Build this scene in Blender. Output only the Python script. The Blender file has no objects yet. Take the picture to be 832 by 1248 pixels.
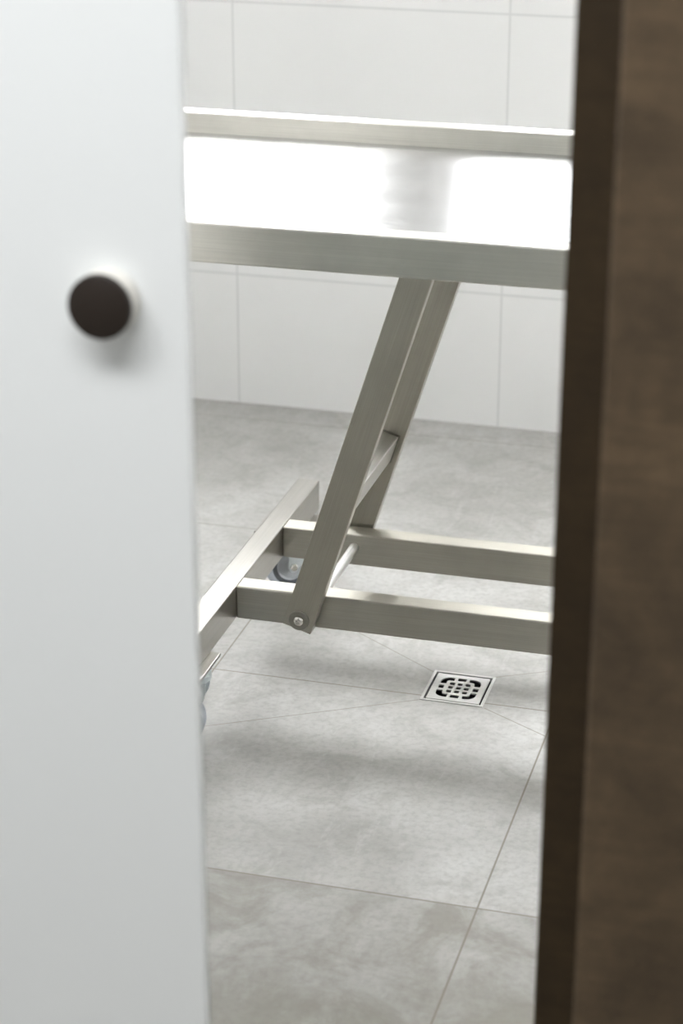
import bpy, bmesh, math, random
from mathutils import Vector, Matrix
random.seed(4)
S = bpy.context.scene
COL = S.collection

# ------------------------------------------------------------------ helpers
def link(o, parent=None):
    COL.objects.link(o)
    if parent is not None:
        o.parent = parent
    return o

def mesh_obj(name, bm, mat, parent=None, smooth=False, loc=None):
    me = bpy.data.meshes.new(name)
    bmesh.ops.recalc_face_normals(bm, faces=bm.faces[:])
    bm.to_mesh(me); bm.free()
    if mat: me.materials.append(mat)
    o = bpy.data.objects.new(name, me)
    if smooth:
        for p in me.polygons: p.use_smooth = True
        md = o.modifiers.new('edges', 'EDGE_SPLIT'); md.split_angle = math.radians(38)
    if loc: o.location = loc
    return link(o, parent)

def thing(name, label, cat, loc=(0, 0, 0), group=None):
    o = bpy.data.objects.new(name, None); link(o)
    o.location = loc; o['label'] = label; o['category'] = cat
    if group: o['group'] = group
    return o

def struct(o, label=None, cat=None):
    o['kind'] = 'structure'
    if label: o['label'] = label
    if cat: o['category'] = cat
    return o

def box(bm, a, b, bev=0.0, seg=2, mtx=None):
    t = bmesh.new()
    bmesh.ops.create_cube(t, size=1)
    a = Vector(a); b = Vector(b)
    for v in t.verts:
        v.co = Vector([(a[i] + b[i]) / 2 + v.co[i] * (b[i] - a[i]) for i in range(3)])
    if bev:
        bmesh.ops.bevel(t, geom=t.edges[:], offset=bev, segments=seg, profile=.5, affect='EDGES')
    if mtx: t.transform(mtx)
    tmp = bpy.data.meshes.new('t'); t.to_mesh(tmp); t.free()
    bm.from_mesh(tmp); bpy.data.meshes.remove(tmp)
    return bm

def B(a, b, bev=0.0, mtx=None):
    return box(bmesh.new(), a, b, bev, mtx=mtx)

def lathe(bm, prof, axis_m, n=48):
    """profile of (radius, height) turned about local Z, then moved by axis_m"""
    rings = []
    for r, h in prof:
        if r < 1e-6:
            rings.append([bm.verts.new(axis_m @ Vector((0, 0, h)))])
        else:
            rings.append([bm.verts.new(axis_m @ Vector((r * math.cos(2 * math.pi * k / n), r * math.sin(2 * math.pi * k / n), h))) for k in range(n)])
    for A, C in zip(rings, rings[1:]):
        for k in range(n):
            k2 = (k + 1) % n
            if len(A) == 1 and len(C) == 1: continue
            if len(A) == 1: bm.faces.new((A[0], C[k], C[k2]))
            elif len(C) == 1: bm.faces.new((A[k], A[k2], C[0]))
            else: bm.faces.new((A[k], A[k2], C[k2], C[k]))
    return bm

def prism(bm, pts, d0, d1, m):
    """closed polygon in local XY extruded d0..d1 along local Z"""
    lo = [bm.verts.new(m @ Vector((x, y, d0))) for x, y in pts]
    hi = [bm.verts.new(m @ Vector((x, y, d1))) for x, y in pts]
    bm.faces.new(lo[::-1]); bm.faces.new(hi)
    n = len(pts)
    for i in range(n):
        j = (i + 1) % n
        bm.faces.new((lo[i], lo[j], hi[j], hi[i]))
    return bm

# ------------------------------------------------------------------ node helpers
class N:
    def __init__(s, name):
        s.m = bpy.data.materials.new(name); s.m.use_nodes = True
        s.t = s.m.node_tree; s.t.nodes.clear()
        s.out = s.t.nodes.new('ShaderNodeOutputMaterial')
        s.p = s.t.nodes.new('ShaderNodeBsdfPrincipled')
        s.t.links.new(s.p.outputs[0], s.out.inputs[0])
    def set(s, sock, v):
        if hasattr(v, 'is_output'): s.t.links.new(v, sock)
        else: sock.default_value = v
    def P(s, **k):
        for a, v in k.items(): s.set(s.p.inputs[a.replace('_', ' ')], v)
        return s
    def math(s, op, a, b=None, c=None, clamp=False):
        n = s.t.nodes.new('ShaderNodeMath'); n.operation = op; n.use_clamp = clamp
        s.set(n.inputs[0], a)
        if b is not None: s.set(n.inputs[1], b)
        if c is not None: s.set(n.inputs[2], c)
        return n.outputs[0]
    def pos(s):
        g = s.t.nodes.new('ShaderNodeNewGeometry')
        x = s.t.nodes.new('ShaderNodeSeparateXYZ'); s.t.links.new(g.outputs['Position'], x.inputs[0])
        s.posv = g.outputs['Position']
        return x.outputs
    def scaled(s, vec, sc):
        n = s.t.nodes.new('ShaderNodeMapping'); s.t.links.new(vec, n.inputs[0]); n.inputs['Scale'].default_value = sc
        return n.outputs[0]
    def obj(s):
        n = s.t.nodes.new('ShaderNodeTexCoord'); return n.outputs['Object']
    def noise(s, vec, scale, detail=4, rough=.55, dist=0):
        n = s.t.nodes.new('ShaderNodeTexNoise'); s.t.links.new(vec, n.inputs['Vector'])
        n.inputs['Scale'].default_value = scale; n.inputs['Detail'].default_value = detail
        n.inputs['Roughness'].default_value = rough; n.inputs['Distortion'].default_value = dist
        return n.outputs['Fac']
    def ramp(s, f, stops):
        n = s.t.nodes.new('ShaderNodeValToRGB'); s.t.links.new(f, n.inputs[0])
        e = n.color_ramp.elements
        while len(e) < len(stops): e.new(.5)
        for el, (p, c) in zip(e, stops):
            el.position = p; el.color = (c, c, c, 1) if not hasattr(c, '__len__') else (*c, 1)
        return n.outputs[0]
    def mix(s, f, a, b, mode='MIX'):
        n = s.t.nodes.new('ShaderNodeMix'); n.data_type = 'RGBA'; n.blend_type = mode
        s.set(n.inputs[0], f)
        for i, v in ((6, a), (7, b)):
            s.set(n.inputs[i], v if hasattr(v, 'is_output') else (*v, 1))
        return n.outputs[2]
    def bump(s, h, st=.1, d=.01):
        n = s.t.nodes.new('ShaderNodeBump'); s.t.links.new(h, n.inputs['Height'])
        n.inputs['Strength'].default_value = st; n.inputs['Distance'].default_value = d
        return n.outputs[0]
    def vec(s, v):
        n = s.t.nodes.new('ShaderNodeCombineXYZ')
        for i in range(3): n.inputs[i].default_value = v[i]
        return n.outputs[0]
    def line(s, x, x0, period, w):
        """1 on grout lines at x0 + k*period, else 0"""
        a = s.math('SUBTRACT', x, x0 - period / 2)
        a = s.math('MODULO', s.math('ADD', a, period * 40), period)
        a = s.math('ABSOLUTE', s.math('SUBTRACT', a, period / 2))
        return s.math('SUBTRACT', 1.0, s.math('DIVIDE', s.math('SUBTRACT', a, w * .25), w * .5, clamp=True), clamp=True)

def plain(name, c, rough=.5, metal=0.0, spec=.5):
    n = N(name)
    nz = n.noise(n.obj(), 40, 3)
    f = n.ramp(nz, [(.3, .94), (.7, 1.0)])
    n.P(Base_Color=n.mix(1.0, c, f, 'MULTIPLY'), Roughness=rough, Metallic=metal, Specular_IOR_Level=spec)
    return n.m

STEEL_C = (.475, .458, .408)
def steel(name, brush, across, rough=.34, aniso=.7, c=STEEL_C, scratch=False, rng=(.9, 1.06)):
    """brushed stainless: grain runs along 'brush', micro-slopes vary along 'across'"""
    n = N(name)
    n.pos()
    b = Vector(brush).normalized(); a = Vector(across).normalized(); k = b.cross(a)
    # coordinates in the grain frame
    def comp(v):
        d = n.t.nodes.new('ShaderNodeVectorMath'); d.operation = 'DOT_PRODUCT'
        n.t.links.new(n.posv, d.inputs[0]); d.inputs[1].default_value = v
        return d.outputs['Value']
    cb = n.t.nodes.new('ShaderNodeCombineXYZ')
    n.t.links.new(comp(b), cb.inputs[0]); n.t.links.new(comp(a), cb.inputs[1]); n.t.links.new(comp(k), cb.inputs[2])
    g = n.scaled(cb.outputs[0], (6, 700, 700))
    gr = n.noise(g, 1.0, 3, .6)
    cl = n.noise(cb.outputs[0], 14, 4, .6)
    streak = n.noise(n.scaled(cb.outputs[0], (2.0, 60, 60)), 1.0, 3, .6)
    col = n.mix(n.ramp(gr, [(.25, 0.0), (.75, 1.0)]), tuple(x * rng[0] for x in c), tuple(x * rng[1] for x in c))
    col = n.mix(.35, col, n.mix(1.0, col, n.ramp(cl, [(.3, .75), (.7, 1.0)]), 'MULTIPLY'))
    col = n.mix(.35, col, n.mix(1.0, col, n.ramp(streak, [(.3, .8), (.7, 1.0)]), 'MULTIPLY'))
    r = n.math('ADD', n.math('MULTIPLY', n.math('SUBTRACT', cl, .5), .12), rough)
    n.P(Base_Color=col, Metallic=1.0, Roughness=r, Anisotropic=aniso, Tangent=n.vec(a))
    if scratch:
        sc = n.noise(n.scaled(n.posv, (60, 420, 10)), 1.0, 3, .6, 3.0)
        n.P(Normal=n.bump(n.ramp(sc, [(.60, 0.0), (.70, 1.0)]), .05, .0003))
    return n.m

LEAN = .3155                       # leg lean, dx per dz
LD = Vector((LEAN, 0, 1)).normalized()
LP = Vector((1, 0, -LEAN)).normalized()
M_x = steel('steel_brushed_lengthwise', (1, 0, 0), (0, 1, 0))
M_xf = steel('steel_brushed_rail', (1, 0, 0), (0, .7, .7), rough=.36, c=(.45, .43, .375))
M_rim = steel('steel_brushed_rim', (1, 0, 0), (0, .7, .7), rough=.35, aniso=.7, c=(.68, .662, .605))
M_y = steel('steel_brushed_crosswise', (0, 1, 0), (1, 0, .2), rough=.31, aniso=0, c=(.46, .445, .41))
M_leg = steel('steel_brushed_leg', LD, LP, rough=.36, c=(.415, .395, .34))
M_deck = steel('steel_brushed_deck', (1, 0, 0), (0, 1, 0), rough=.25, aniso=.93, c=(.65, .645, .64), scratch=True)
M_rod = steel('steel_polished_rod', (0, 1, 0), (1, 0, 0), rough=.42, aniso=0, c=(.72, .715, .70))
M_bolt = steel('steel_bolt', (0, 1, 0), (1, 0, 0), rough=.22, aniso=0, c=(.62, .60, .56))
M_washer = steel('steel_washer', (1, 0, 0), (0, 0, 1), rough=.4, aniso=.2, c=(.29, .28, .245))
M_grate = steel('steel_satin_grate', (1, 0, 0), (0, 1, 0), rough=.4, aniso=.1, c=(.72, .715, .69))
M_zinc = steel('zinc_plated', (0, 0, 1), (1, 0, 0), rough=.38, aniso=.1, c=(.66, .71, .73))
M_tyre = plain('grey_rubber_tyre', (.42, .45, .49), .55)
M_hub = plain('grey_plastic_hub', (.36, .375, .39), .45)
M_ring = plain('dark_rubber_ring', (.035, .04, .045), .6)
M_black = plain('dark_pit', (.02, .02, .018), .7)
M_knob = plain('dark_bronze', (.022, .015, .011), .5, 0.0, .3)
M_knobbase = plain('cream_collar', (.86, .84, .78), .4)
M_white = plain('white_painted_wall', (.82, .825, .82), .6)
M_ceil = plain('grey_ceiling', (.36, .36, .35), .7)
M_frame = plain('white_window_frame', (.8, .8, .8), .4)

# wall tiles
def wall_mat():
    n = N('white_wall_tile')
    x, y, z = n.pos()
    lx = n.line(x, -1.4637, .6007, .004); lz = n.line(z, .3025, .5992, .004)
    ly = n.line(y, 4.415, .6, .004)
    g = n.math('MAXIMUM', lx, lz)
    nz = n.noise(n.posv, 2.0, 3)
    c = n.mix(n.ramp(nz, [(.35, 0.0), (.65, 1.0)]), (.79, .787, .775), (.81, .807, .795))
    n.P(Base_Color=n.mix(n.math('MULTIPLY', g, .5), c, (.50, .505, .495)), Roughness=.32, Specular_IOR_Level=.45)
    n.P(Normal=n.bump(n.math('SUBTRACT', 1.0, g), .2, .001))
    return n.m
M_tile = wall_mat()

def floor_mat():
    n = N('grey_concrete_floor_tile')
    x, y, z = n.pos()
    W = .0027
    g = n.math('MAXIMUM', n.line(x, -.4964, .5866, W), n.line(y, 2.500, .6045, W))
    for (ax, ay), (bx, by) in (((-.714, 3.092), (-1.083, 2.874)), ((-.717, 3.191), (-1.083, 3.45)),
                               ((-.622, 3.199), (-.4964, 3.27)), ((-.611, 3.087), (-.4964, 3.018))):
        d = Vector((bx - ax, by - ay)); L = d.length; d /= L
        dx = n.math('SUBTRACT', x, ax); dy = n.math('SUBTRACT', y, ay)
        t = n.math('ADD', n.math('MULTIPLY', dx, d.x), n.math('MULTIPLY', dy, d.y))
        s_ = n.math('ABSOLUTE', n.math('SUBTRACT', n.math('MULTIPLY', dx, d.y), n.math('MULTIPLY', dy, d.x)))
        ins = n.math('MULTIPLY', n.math('GREATER_THAN', t, 0.0), n.math('LESS_THAN', t, L))
        l = n.math('SUBTRACT', 1.0, n.math('DIVIDE', n.math('SUBTRACT', s_, .0004), .0013, clamp=True), clamp=True)
        g = n.math('MAXIMUM', g, n.math('MULTIPLY', n.math('MULTIPLY', l, ins), .8))
    big = n.noise(n.posv, 3.2, 5, .6, .4)
    mid = n.noise(n.posv, 11, 6, .62, .8)
    fine = n.noise(n.posv, 90, 4, .6)
    streak = n.noise(n.scaled(n.posv, (26, 7, 1)), 1.0, 5, .65, 1.5)
    c = n.mix(n.ramp(big, [(.32, 0.0), (.66, 1.0)]), (.37, .362, .34), (.54, .535, .515))
    c = n.mix(n.math('MULTIPLY', n.ramp(mid, [(.34, 1.0), (.52, 0.0)]), .40), c, (.27, .258, .23))
    c = n.mix(n.math('MULTIPLY', n.ramp(streak, [(.54, 0.0), (.72, 1.0)]), .35), c, (.58, .58, .57))
    c = n.mix(n.math('MULTIPLY', n.ramp(fine, [(.35, 1.0), (.55, 0.0)]), .32), c, (.25, .243, .225))
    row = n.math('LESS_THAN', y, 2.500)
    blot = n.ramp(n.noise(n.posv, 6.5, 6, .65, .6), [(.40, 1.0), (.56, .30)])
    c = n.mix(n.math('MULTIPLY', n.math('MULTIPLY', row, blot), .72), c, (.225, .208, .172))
    c = n.mix(n.math('MULTIPLY', n.ramp(n.noise(n.posv, 38, 5, .7, .5), [(.38, 1.0), (.54, 0.0)]), .10), c, (.24, .23, .205))
    c = n.mix(g, c, (.215, .19, .15))
    h = n.math('ADD', n.math('MULTIPLY', fine, .3), n.math('MULTIPLY', mid, .6))
    h = n.math('SUBTRACT', h, n.math('MULTIPLY', g, .8))
    n.P(Base_Color=c, Roughness=n.ramp(mid, [(.3, .52), (.7, .40)]), Specular_IOR_Level=.5, Normal=n.bump(h, .2, .001))
    return n.m
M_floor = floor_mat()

def brown_mat(name, c0, c1):
    n = N(name)
    n.pos()
    a = n.noise(n.posv, 9, 6, .65, .5)
    w = n.noise(n.scaled(n.posv, (18, 18, 160)), 1.0, 4, .6)
    f = n.noise(n.posv, 420, 2, .5)
    c = n.mix(n.ramp(a, [(.32, 0.0), (.68, 1.0)]), c0, c1)
    m2 = n.noise(n.posv, 34, 5, .65, .3)
    c = n.mix(n.math('MULTIPLY', n.ramp(m2, [(.38, 1.0), (.58, 0.0)]), .35), c, tuple(x * .75 for x in c0))
    c = n.mix(n.math('MULTIPLY', n.ramp(w, [(.35, 1.0), (.6, 0.0)]), .3), c, tuple(x * .6 for x in c0))
    c = n.mix(n.math('MULTIPLY', n.ramp(f, [(.4, 0.0), (.7, 1.0)]), .25), c, tuple(x * 1.5 for x in c1))
    n.P(Base_Color=c, Roughness=.7, Specular_IOR_Level=.25, Normal=n.bump(f, .15, .001))
    return n.m
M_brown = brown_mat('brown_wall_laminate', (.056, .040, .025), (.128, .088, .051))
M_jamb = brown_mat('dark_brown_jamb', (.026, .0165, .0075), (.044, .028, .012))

def door_mat():
    n = N('white_satin_door')
    nz = n.noise(n.obj(), 1.2, 2)
    c = n.mix(nz, (.80, .82, .82), (.83, .845, .845))
    n.P(Base_Color=c, Roughness=.28, Specular_IOR_Level=.4, Coat_Weight=.2, Coat_Roughness=.12)
    return n.m
M_door = door_mat()
M_doorback = plain('grey_green_glass', (.17, .185, .175), .3)

def glass_mat():
    n = N('window_glass')
    n.P(Base_Color=(1, 1, 1, 1), Roughness=0.0, IOR=1.01, Transmission_Weight=1.0)
    return n.m
M_glass = glass_mat()

# ------------------------------------------------------------------ room
XL, XR, YB, YC0, ZC = -2.7, 1.35, 4.415, -1.7, 2.6
DX0, DX1, DY0, DY1 = -.7205, -.6145, 3.0885, 3.1995       # drain opening

bm = bmesh.new()
xs = [XL - .15, DX0, DX1, XR + .15]; ys = [YC0 - .15, DY0, DY1, YB + .15]
for i in range(3):
    for j in range(3):
        if i == 1 and j == 1: continue
        q = [(xs[i], ys[j]), (xs[i + 1], ys[j]), (xs[i + 1], ys[j + 1]), (xs[i], ys[j + 1])]
        bm.faces.new([bm.verts.new((a, b, 0)) for a, b in q])
bmesh.ops.remove_doubles(bm, verts=bm.verts[:], dist=1e-5)
ret = bmesh.ops.extrude_face_region(bm, geom=bm.faces[:])
for v in [g for g in ret['geom'] if isinstance(g, bmesh.types.BMVert)]: v.co.z = -.12
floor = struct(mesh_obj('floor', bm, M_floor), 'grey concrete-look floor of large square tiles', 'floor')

struct(mesh_obj('ceiling', B((XL - .15, YC0 - .15, ZC), (XR + .15, YB + .15, ZC + .12)), M_ceil))
# back wall with two daylight openings high above the table
WZ0, WZ1 = 1.12, 2.42
WINS = ((-2.55, -1.194), (-1.028, .55))
bm = bmesh.new()
box(bm, (XL, YB, 0), (XR, YB + .15, WZ0)); box(bm, (XL, YB, WZ1), (XR, YB + .15, ZC))
ex = [XL] + [v for w in WINS for v in w] + [XR]
for k in range(0, len(ex), 2): box(bm, (ex[k], YB, WZ0), (ex[k + 1], YB + .15, WZ1))
struct(mesh_obj('wall_back', bm, M_tile), 'white square tiled back wall with thin grey joints', 'wall')
for k, (a, b) in enumerate(WINS):
    bm = bmesh.new(); t = .035
    box(bm, (a, YB + .07, WZ0), (a + t, YB + .12, WZ1)); box(bm, (b - t, YB + .07, WZ0), (b, YB + .12, WZ1))
    box(bm, (a + t, YB + .07, WZ0), (b - t, YB + .12, WZ0 + t)); box(bm, (a + t, YB + .07, WZ1 - t), (b - t, YB + .12, WZ1))
    w = struct(mesh_obj('window_%d' % (k + 1), bm, M_frame), 'white framed window in the back wall', 'window')
    mesh_obj('pane', B((a + t, YB + .09, WZ0 + t), (b - t, YB + .096, WZ1 - t)), M_glass, w)
struct(mesh_obj('wall_left', B((XL - .15, YC0, 0), (XL, YB, ZC)), M_white), 'white wall', 'wall')
RY0, RY1, RZA, RZB = 3.25, 4.30, .10, 1.05  # unseen low window, added and shaped to brighten the lower back wall
bm = bmesh.new()
box(bm, (XR, YC0, 0), (XR + .15, RY0, ZC)); box(bm, (XR, RY1, 0), (XR + .15, YB, ZC))
box(bm, (XR, RY0, 0), (XR + .15, RY1, RZA)); box(bm, (XR, RY0, RZB), (XR + .15, RY1, ZC))
struct(mesh_obj('wall_right', bm, M_white), 'white wall', 'wall')
bm = bmesh.new(); t = .04
box(bm, (XR + .06, RY0, RZA), (XR + .11, RY0 + t, RZB)); box(bm, (XR + .06, RY1 - t, RZA), (XR + .11, RY1, RZB))
box(bm, (XR + .06, RY0 + t, RZA), (XR + .11, RY1 - t, RZA + t)); box(bm, (XR + .06, RY0 + t, RZB - t), (XR + .11, RY1 - t, RZB))
w = struct(mesh_obj('window_3', bm, M_frame), 'white framed low window added in the right wall to brighten the lower back wall', 'window')
mesh_obj('pane', B((XR + .08, RY0 + t, RZA + t), (XR + .086, RY1 - t, RZB - t)), M_glass, w)
struct(mesh_obj('wall_rear', B((XL, YC0 - .15, 0), (XR, YC0, ZC)), M_white), 'white wall', 'wall')

# partition: brown wall right of the opening, set-back jamb, header, wall behind the sliding door
JX = -.2435
def clad(o):
    o.data.materials.append(M_tile)                 # the wet room side is tiled white
    for f in o.data.polygons:
        if f.normal.y > .9: f.material_index = 1
    return o
bm = B((JX, 1.70, 0), (XR, 1.90, ZC), .004)
struct(clad(mesh_obj('wall_front', bm, M_brown)), 'dark brown mottled wall right of the door opening', 'wall')
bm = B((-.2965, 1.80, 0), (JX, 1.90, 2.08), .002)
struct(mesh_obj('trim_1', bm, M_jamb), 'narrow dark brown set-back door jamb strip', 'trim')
bm = bmesh.new()
box(bm, (XL, 1.76, 0), (-1.25, 1.90, ZC)); box(bm, (-1.25, 1.76, 2.08), (JX, 1.90, ZC))
struct(clad(mesh_obj('wall_partition', bm, M_brown)), 'brown partition wall around the door opening', 'wall')
bm = bmesh.new(); box(bm, (-2.4, 1.70, 2.12), (JX, 1.76, 2.17), .003)
struct(mesh_obj('trim_2', bm, M_frame), 'white sliding door track', 'trim')

# sliding door with round pull
DYF = 1.742
door = struct(mesh_obj('door_1', B((-1.68, DYF, .012), (-.6255, DYF + .012, 2.125), .0015), M_door),
              'white sliding door with a round dark pull', 'door')
bp = mesh_obj('back_panel', B((-1.678, DYF + .012, .014), (-.627, DYF + .0175, 2.123), .0008), M_doorback, door)
bp['label'] = 'grey-green glass back of the door'
KX, KZ, KY = -.6981, 1.0753, 1.712
mk = Matrix.Translation((KX, KY, KZ)) @ Matrix.Rotation(math.pi / 2, 4, 'X')
def kp(r, h): return (r, h)
# local +Z points to -Y after this rotation
K = .0298
pull = mesh_obj('door_pull', lathe(bmesh.new(), [(0, .0), (K - .002, 0), (K - .0003, -.0012), (K, -.003), (K, -.008), (K - .0007, -.009), (0, -.009)], mk, 64), M_knob, door, True)
pull['label'] = 'round dark bronze door pull'
mesh_obj('collar', lathe(bmesh.new(), [(0, -.009), (K - .0007, -.009), (K, -.011), (K, -.029), (K - .001, -.030), (0, -.030)], mk, 64), M_knobbase, pull, True)['label'] = 'pale collar behind the dark pull'

# ------------------------------------------------------------------ floor drain
cxd, cyd = (DX0 + DX1) / 2, (DY0 + DY1) / 2
drain = thing('floor_drain', 'small square stainless steel floor drain with a pierced grate', 'drain', (cxd, cyd, 0))
hw, hd = (DX1 - DX0) / 2, (DY1 - DY0) / 2
bm = bmesh.new()
for a, b in (((-hw, -hd, -.006), (-hw + .005, hd, .0015)), ((hw - .005, -hd, -.006), (hw, hd, .0015)),
             ((-hw + .005, -hd, -.006), (hw - .005, -hd + .005, .0015)), ((-hw + .005, hd - .005, -.006), (hw - .005, hd, .0015))):
    box(bm, a, b, .0006)
mesh_obj('drain_frame', bm, M_grate, drain)
bm = bmesh.new()
box(bm, (-hw + .004, -hd + .004, -.075), (hw - .004, hd - .004, -.07))
for a, b in (((-hw, -hd, -.07), (-hw + .004, hd, -.006)), ((hw - .004, -hd, -.07), (hw, hd, -.006)),
             ((-hw + .004, -hd, -.07), (hw - .004, -hd + .004, -.006)), ((-hw + .004, hd - .004, -.07), (hw - .004, hd, -.006))):
    box(bm, a, b)
mesh_obj('sump', bm, M_black, drain)
# grate as a filled 2D curve with holes
cu = bpy.data.curves.new('grate', 'CURVE'); cu.dimensions = '2D'; cu.fill_mode = 'BOTH'; cu.extrude = .0012; cu.bevel_depth = .0003
gw, gd = hw - .0085, hd - .0085
def poly(pts):
    sp = cu.splines.new('POLY'); sp.points.add(len(pts) - 1); sp.use_cyclic_u = True
    for p, (u, v) in zip(sp.points, pts): p.co = (u * gw, v * gd, 0, 1)
def rect(u, v, a, b, r=.03):
    pts = []
    for sx, sy, t0 in ((1, 1, 0), (-1, 1, 90), (-1, -1, 180), (1, -1, 270)):
        for k in range(4):
            t = math.radians(t0 + 30 * k); pts.append((u + sx * (a - r) + r * math.cos(t), v + sy * (b - r) + r * math.sin(t)))
    poly(pts)
rect(0, 0, 1, 1, .04)
for i in (-1, 0, 1):
    for j in (-1, 0, 1): rect(i * .30, j * .30, .10, .095)
for s in (-1, 1):
    rect(0, s * .66, .17, .11); rect(s * .66, 0, .11, .13)
for sx in (-1, 1):
    for sy in (-1, 1):
        o, i_ = [], []
        R0, R1, c0 = .35, .10, .42
        o.append((.28, c0 + R0))
        for k in range(9):
            t = math.radians(90 - 90 * k / 8); o.append((c0 + R0 * math.cos(t), c0 + R0 * math.sin(t)))
        o.append((c0 + R0, .26)); o.append((c0 + R1, .26))
        for k in range(9):
            t = math.radians(90 * k / 8); i_.append((c0 + R1 * math.cos(t), c0 + R1 * math.sin(t)))
        o += i_; o.append((.28, c0 + R1))
        poly([(sx * a, sy * b) for a, b in (o if sx * sy > 0 else o[::-1])])
tmp = bpy.data.objects.new('tmp', cu); COL.objects.link(tmp)
dg = bpy.context.evaluated_depsgraph_get(); dg.update()
gm = bpy.data.meshes.new_from_object(tmp.evaluated_get(dg))
bpy.data.objects.remove(tmp); bpy.data.curves.remove(cu)
gm.name = 'grate'; gm.materials.clear(); gm.materials.append(M_grate)
g = bpy.data.objects.new('grate', gm); link(g, drain); g.location = (0, 0, -.0005)

# ------------------------------------------------------------------ wheeled table
TAB = thing('wheeled_table', 'brushed stainless steel table on a wheeled frame with slanted legs', 'table', (0, 0, 0))
ZT, ZLB, ZD = .860, .802, .8255
TX0, TX1, TY0, TY1 = -1.42, .80, 2.799, 3.545
TW = .040
# rim: four tubes, long ones brushed lengthwise
bm = bmesh.new(); box(bm, (TX0, TY0, ZLB), (TX1, TY0 + TW, ZT), .0025)
mesh_obj('table_rim', bm, M_rim, TAB)
bm = bmesh.new(); box(bm, (TX0, TY1 - TW, ZLB), (TX1, TY1, ZT), .0025)
mesh_obj('table_rim', bm, M_rim, TAB)
for a in (TX0, TX1 - TW):
    mesh_obj('table_rim', B((a, TY0 + TW, ZLB), (a + TW, TY1 - TW, ZT), .0025), M_y, TAB)
mesh_obj('tabletop', B((TX0 + TW, TY0 + TW, ZD - .012), (TX1 - TW, TY1 - TW, ZD), 0), M_deck, TAB)

RZ0, RZ1 = .1432, .2002
NY0, NY1, FY0, FY1 = 3.018, 3.056, 3.277, 3.315
EX0, EX1 = -1.052, -1.012
BX = .90
for a, b in ((NY0, NY1), (FY0, FY1)):
    mesh_obj('base_rail', B((EX1, a, RZ0), (BX - .04, b, RZ1), .0025), M_xf, TAB)
for a in (EX0, BX - .04):
    mesh_obj('end_rail', B((a, 2.765, RZ0), (a + .04, 3.507, RZ1), .0025), M_y, TAB)
# rails under the top that the legs hang from
for a, b in ((NY0, NY1), (FY0, FY1)):
    mesh_obj('support_rail', B((-1.2, a, .765), (.75, b, ZD - .012), .002), M_xf, TAB)

def leg_point(x0, z): return x0 + LEAN * (z - .1575)
LB = .0075
def leg_mesh(x0, y0, y1):
    """tube of 49 mm seen from the front, square cut across its own axis"""
    base = Vector((x0, 0, .1575)) - LD * LB
    top_len = (.800 - base.z) / LD.z
    m = Matrix(((LP.x, 0, LD.x, base.x), (0, 1, 0, 0), (LP.z, 0, LD.z, base.z), (0, 0, 0, 1)))
    return B((-.0245, y0, 0), (.0245, y1, top_len), .0015, mtx=m), m
def bolt(x, y, z, sgn):
    m = Matrix.Translation((x, y, z)) @ Matrix.Rotation(math.pi / 2 * sgn, 4, 'X')
    w = mesh_obj('washer', lathe(bmesh.new(), [(0, 0), (.0168, 0), (.0168, .0034), (.0158, .0044), (.0100, .0040), (0, .0040)], m, 40), M_washer, TAB, True)
    w['label'] = 'dark round washer'
    bt = mesh_obj('pivot_bolt', lathe(bmesh.new(), [(.0088, .0040), (.0088, .0046), (.0082, .0062), (.0065, .0082), (.0045, .0092), (.0042, .0092), (.0042, .0055), (0, .0050)], m, 32), M_bolt, TAB, True)
    return bt
for x0 in (-.900, .52):
    for y0, y1, sg in ((2.990, 3.014, 1), (3.319, 3.343, -1)):
        bm, lm = leg_mesh(x0, y0, y1)
        mesh_obj('leg', bm, M_leg, TAB)
        if sg == 1: bolt(x0 + .0030, y0, .167, 1)
        else: bolt(x0 + .0030, y1, .167, -1)
        zt = .79; xt = leg_point(x0, zt)
    # cross brace tube between the two legs, turned with them
    s0 = (.352 - .1575) / LD.z + LB
    mesh_obj('cross_brace', B((-.0145, 3.014, s0 - .024), (.0145, 3.319, s0 + .024), .002, mtx=lm), M_y, TAB)
    # thin dark strips round the far end of the brace
    bm = bmesh.new()
    for a, b in (((-.0165, 3.3155, s0 - .026), (-.0145, 3.319, s0 + .026)), ((.0145, 3.3155, s0 - .026), (.0165, 3.319, s0 + .026)),
                 ((-.0145, 3.3155, s0 + .024), (.0145, 3.319, s0 + .026))):
        box(bm, a, b, .0006, mtx=lm)
    mesh_obj('brace_end_strip', bm, M_washer, TAB)
    # pivot axle
    bm = bmesh.new()
    lathe(bm, [(0, 0), (.0085, 0), (.0085, FY0 - NY1), (0, FY0 - NY1)], Matrix.Translation((x0 + .016, FY0, .176)) @ Matrix.Rotation(math.pi / 2, 4, 'X'), 32)
    mesh_obj('pivot_axle', bm, M_rod, TAB, True)

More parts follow.
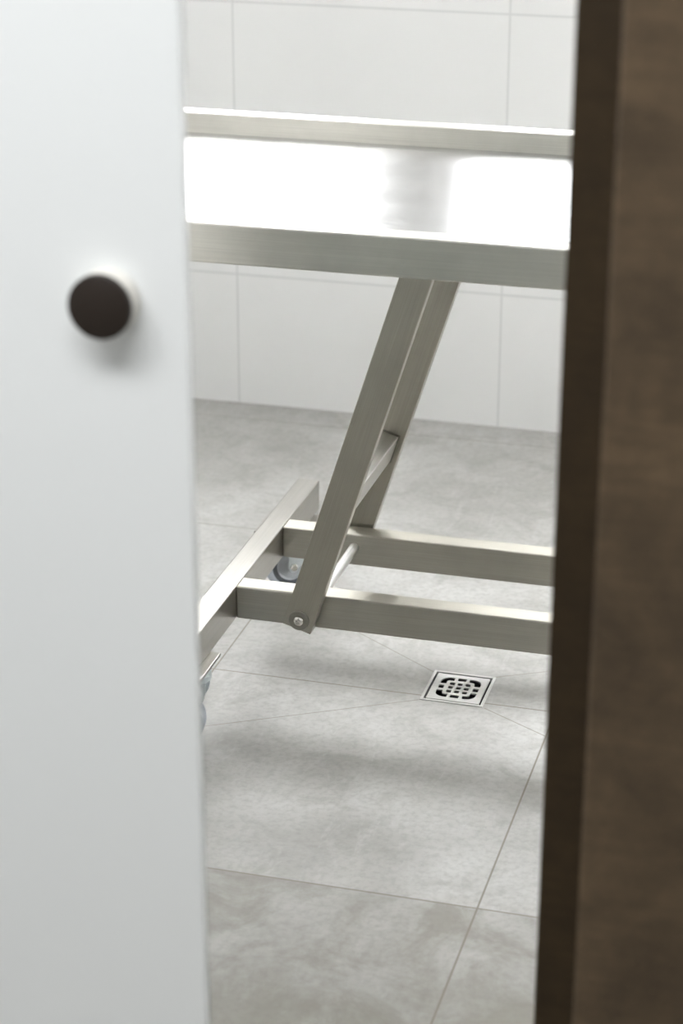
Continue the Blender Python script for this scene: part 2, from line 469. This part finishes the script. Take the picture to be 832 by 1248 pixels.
def caster(x, y, ang, px0, px1, py0, py1):
    """swivel caster under the base; ang = direction the wheel trails"""
    R = .049
    tr = .030
    m = Matrix.Translation((x, y, 0)) @ Matrix.Rotation(ang, 4, 'Z')
    # fork: crown plus two cheeks that taper to the axle (local X = trail, local Y = axle)
    bm = bmesh.new()
    cheek = []
    for pt in ((-.024, .118), (tr + .009, .118), (tr + .009, R)):
        cheek.append(pt)
    for k in range(1, 9):
        t = math.radians(-20 * k); cheek.append((tr + .009 * math.cos(t), R + .011 * math.sin(t)))
    cheek += [(tr - .018, R + .004), (.002, .061), (-.012, .076), (-.021, .092), (-.024, .104)]
    # curve local XY -> world X-trail / Z, extruded along the axle
    for s in (-1, 1):
        mm = m @ Matrix(((1, 0, 0, 0), (0, 0, 1, 0), (0, 1, 0, 0), (0, 0, 0, 1)))
        prism(bm, cheek, s * .0185, s * .0215, mm)
    box(bm, (-.024, -.0215, .115), (.032, .0215, .119), .0012, mtx=m)
    lathe(bm, [(0, .118), (.027, .118), (.030, .121), (.030, .130), (.026, .134), (.022, .1375), (0, .1375)], m, 40)
    c = mesh_obj('caster', bm, M_zinc, TAB, True)
    mesh_obj('mounting_plate', B((px0, py0, .1375), (px1, py1, RZ0), .0012), M_y, c)
    wm = m @ Matrix.Translation((tr, 0, R)) @ Matrix.Rotation(math.pi / 2, 4, 'X')
    w = mesh_obj('wheel', lathe(bmesh.new(), [(0, -.010), (.010, -.012), (.014, -.009), (.026, -.009), (.0296, -.012), (.0296, .012), (.026, .009), (.014, .009), (.010, .012), (0, .010)], wm, 56), M_hub, c, True)
    mesh_obj('tread_ring', lathe(bmesh.new(), [(.0292, -.0125), (.0382, -.0130), (.0382, .0130), (.0292, .0125), (.0292, -.0125)], wm, 64), M_ring, c, True)['label'] = 'dark ring of the wheel'
    mesh_obj('tyre', lathe(bmesh.new(), [(.038, -.0135), (.044, -.0150), (.0475, -.0135), (.049, -.009), (.049, .009), (.0475, .0135), (.044, .0150), (.038, .0135), (.038, -.0135)], wm, 64), M_tyre, c, True)['label'] = 'grey rubber tyre'
    for s in (-1, 1):
        am = wm @ Matrix.Translation((0, 0, s * .0215)) @ (Matrix() if s > 0 else Matrix.Rotation(math.pi, 4, 'X'))
        mesh_obj('axle_nut', lathe(bmesh.new(), [(.0075, 0), (.0075, .004), (.0055, .0055), (0, .0055)], am, 6 if s < 0 else 24), M_bolt, c)
    return c
caster(-1.031, 3.480, math.radians(215), -1.096, -.996, 3.375, 3.480)
caster(-1.026, 2.838, math.radians(188), -1.096, -.996, 2.785, 2.890)
caster(.88, 3.44, math.radians(60), .83, .93, 3.375, 3.480)
caster(.88, 2.838, math.radians(20), .83, .93, 2.785, 2.890)

# ------------------------------------------------------------------ lights
def area(name, loc, rot, sx, sy, e, c=(1, 1, 1)):
    l = bpy.data.lights.new(name, 'AREA'); l.shape = 'RECTANGLE'; l.size = sx; l.size_y = sy; l.energy = e; l.color = c
    o = bpy.data.objects.new(name, l); link(o); o.location = loc; o.rotation_euler = rot
    return o
for (a, b), e in zip(WINS, (78, 82)):
    area('daylight', ((a + b) / 2, YB + .36, (WZ0 + WZ1) / 2 + .05), (-math.pi / 2 + math.radians(14), 0, 0), b - a + .1, WZ1 - WZ0 + .2, e, (.98, .99, 1.0))
area('daylight', (XR + .25, (RY0 + RY1) / 2, (RZA + RZB) / 2), (math.pi / 2, 0, math.pi / 2), RY1 - RY0 + .1, RZB - RZA + .1, 122, (.99, .995, 1.0))  # lamp of the added right window, lifts the lower back wall
area('room_ceiling_light', (-.7, 2.6, ZC - .03), (0, 0, 0), 1.6, .6, 2, (1, .99, .97))
area('corridor_lamp_and_fill', (-.9, .72, ZC - .03), (0, 0, 0), 1.8, .5, 48, (.98, .99, 1))
area('corridor_lamp_and_fill', (-.9, -1.0, ZC - .03), (0, 0, 0), 1.8, .7, 8, (.98, .99, 1))  # extra lamp added behind the camera to fill the door pull's shadow

w = bpy.data.worlds.new('World'); S.world = w; w.use_nodes = True
w.node_tree.nodes['Background'].inputs[0].default_value = (.9, .95, 1, 1)
w.node_tree.nodes['Background'].inputs[1].default_value = .6

# ------------------------------------------------------------------ camera
F, pitch, yaw, roll = 2622.9083, .3889, -.2699, .0014
fw = Vector((math.sin(yaw) * math.cos(pitch), math.cos(yaw) * math.cos(pitch), -math.sin(pitch)))
rt = Vector((math.cos(yaw), -math.sin(yaw), 0)); up = rt.cross(fw)
c_, s_ = math.cos(roll), math.sin(roll)
r2 = rt * c_ + up * s_; u2 = -rt * s_ + up * c_
cd = bpy.data.cameras.new('camera'); cam = bpy.data.objects.new('camera', cd); link(cam)
cam.matrix_world = Matrix(((r2.x, u2.x, -fw.x, 0), (r2.y, u2.y, -fw.y, 0), (r2.z, u2.z, -fw.z, 1.6327), (0, 0, 0, 1)))
cd.sensor_fit = 'HORIZONTAL'; cd.sensor_width = 24; cd.lens = F * 24 / 832
cd.clip_start = .05; cd.clip_end = 50
cd.dof.use_dof = True; cd.dof.focus_distance = 3.36; cd.dof.aperture_fstop = 4.2
S.camera = cam
S.view_settings.view_transform = 'Standard'; S.view_settings.look = 'None'
S.view_settings.gamma = 1; S.view_settings.exposure = 0; S.view_settings.use_curve_mapping = False
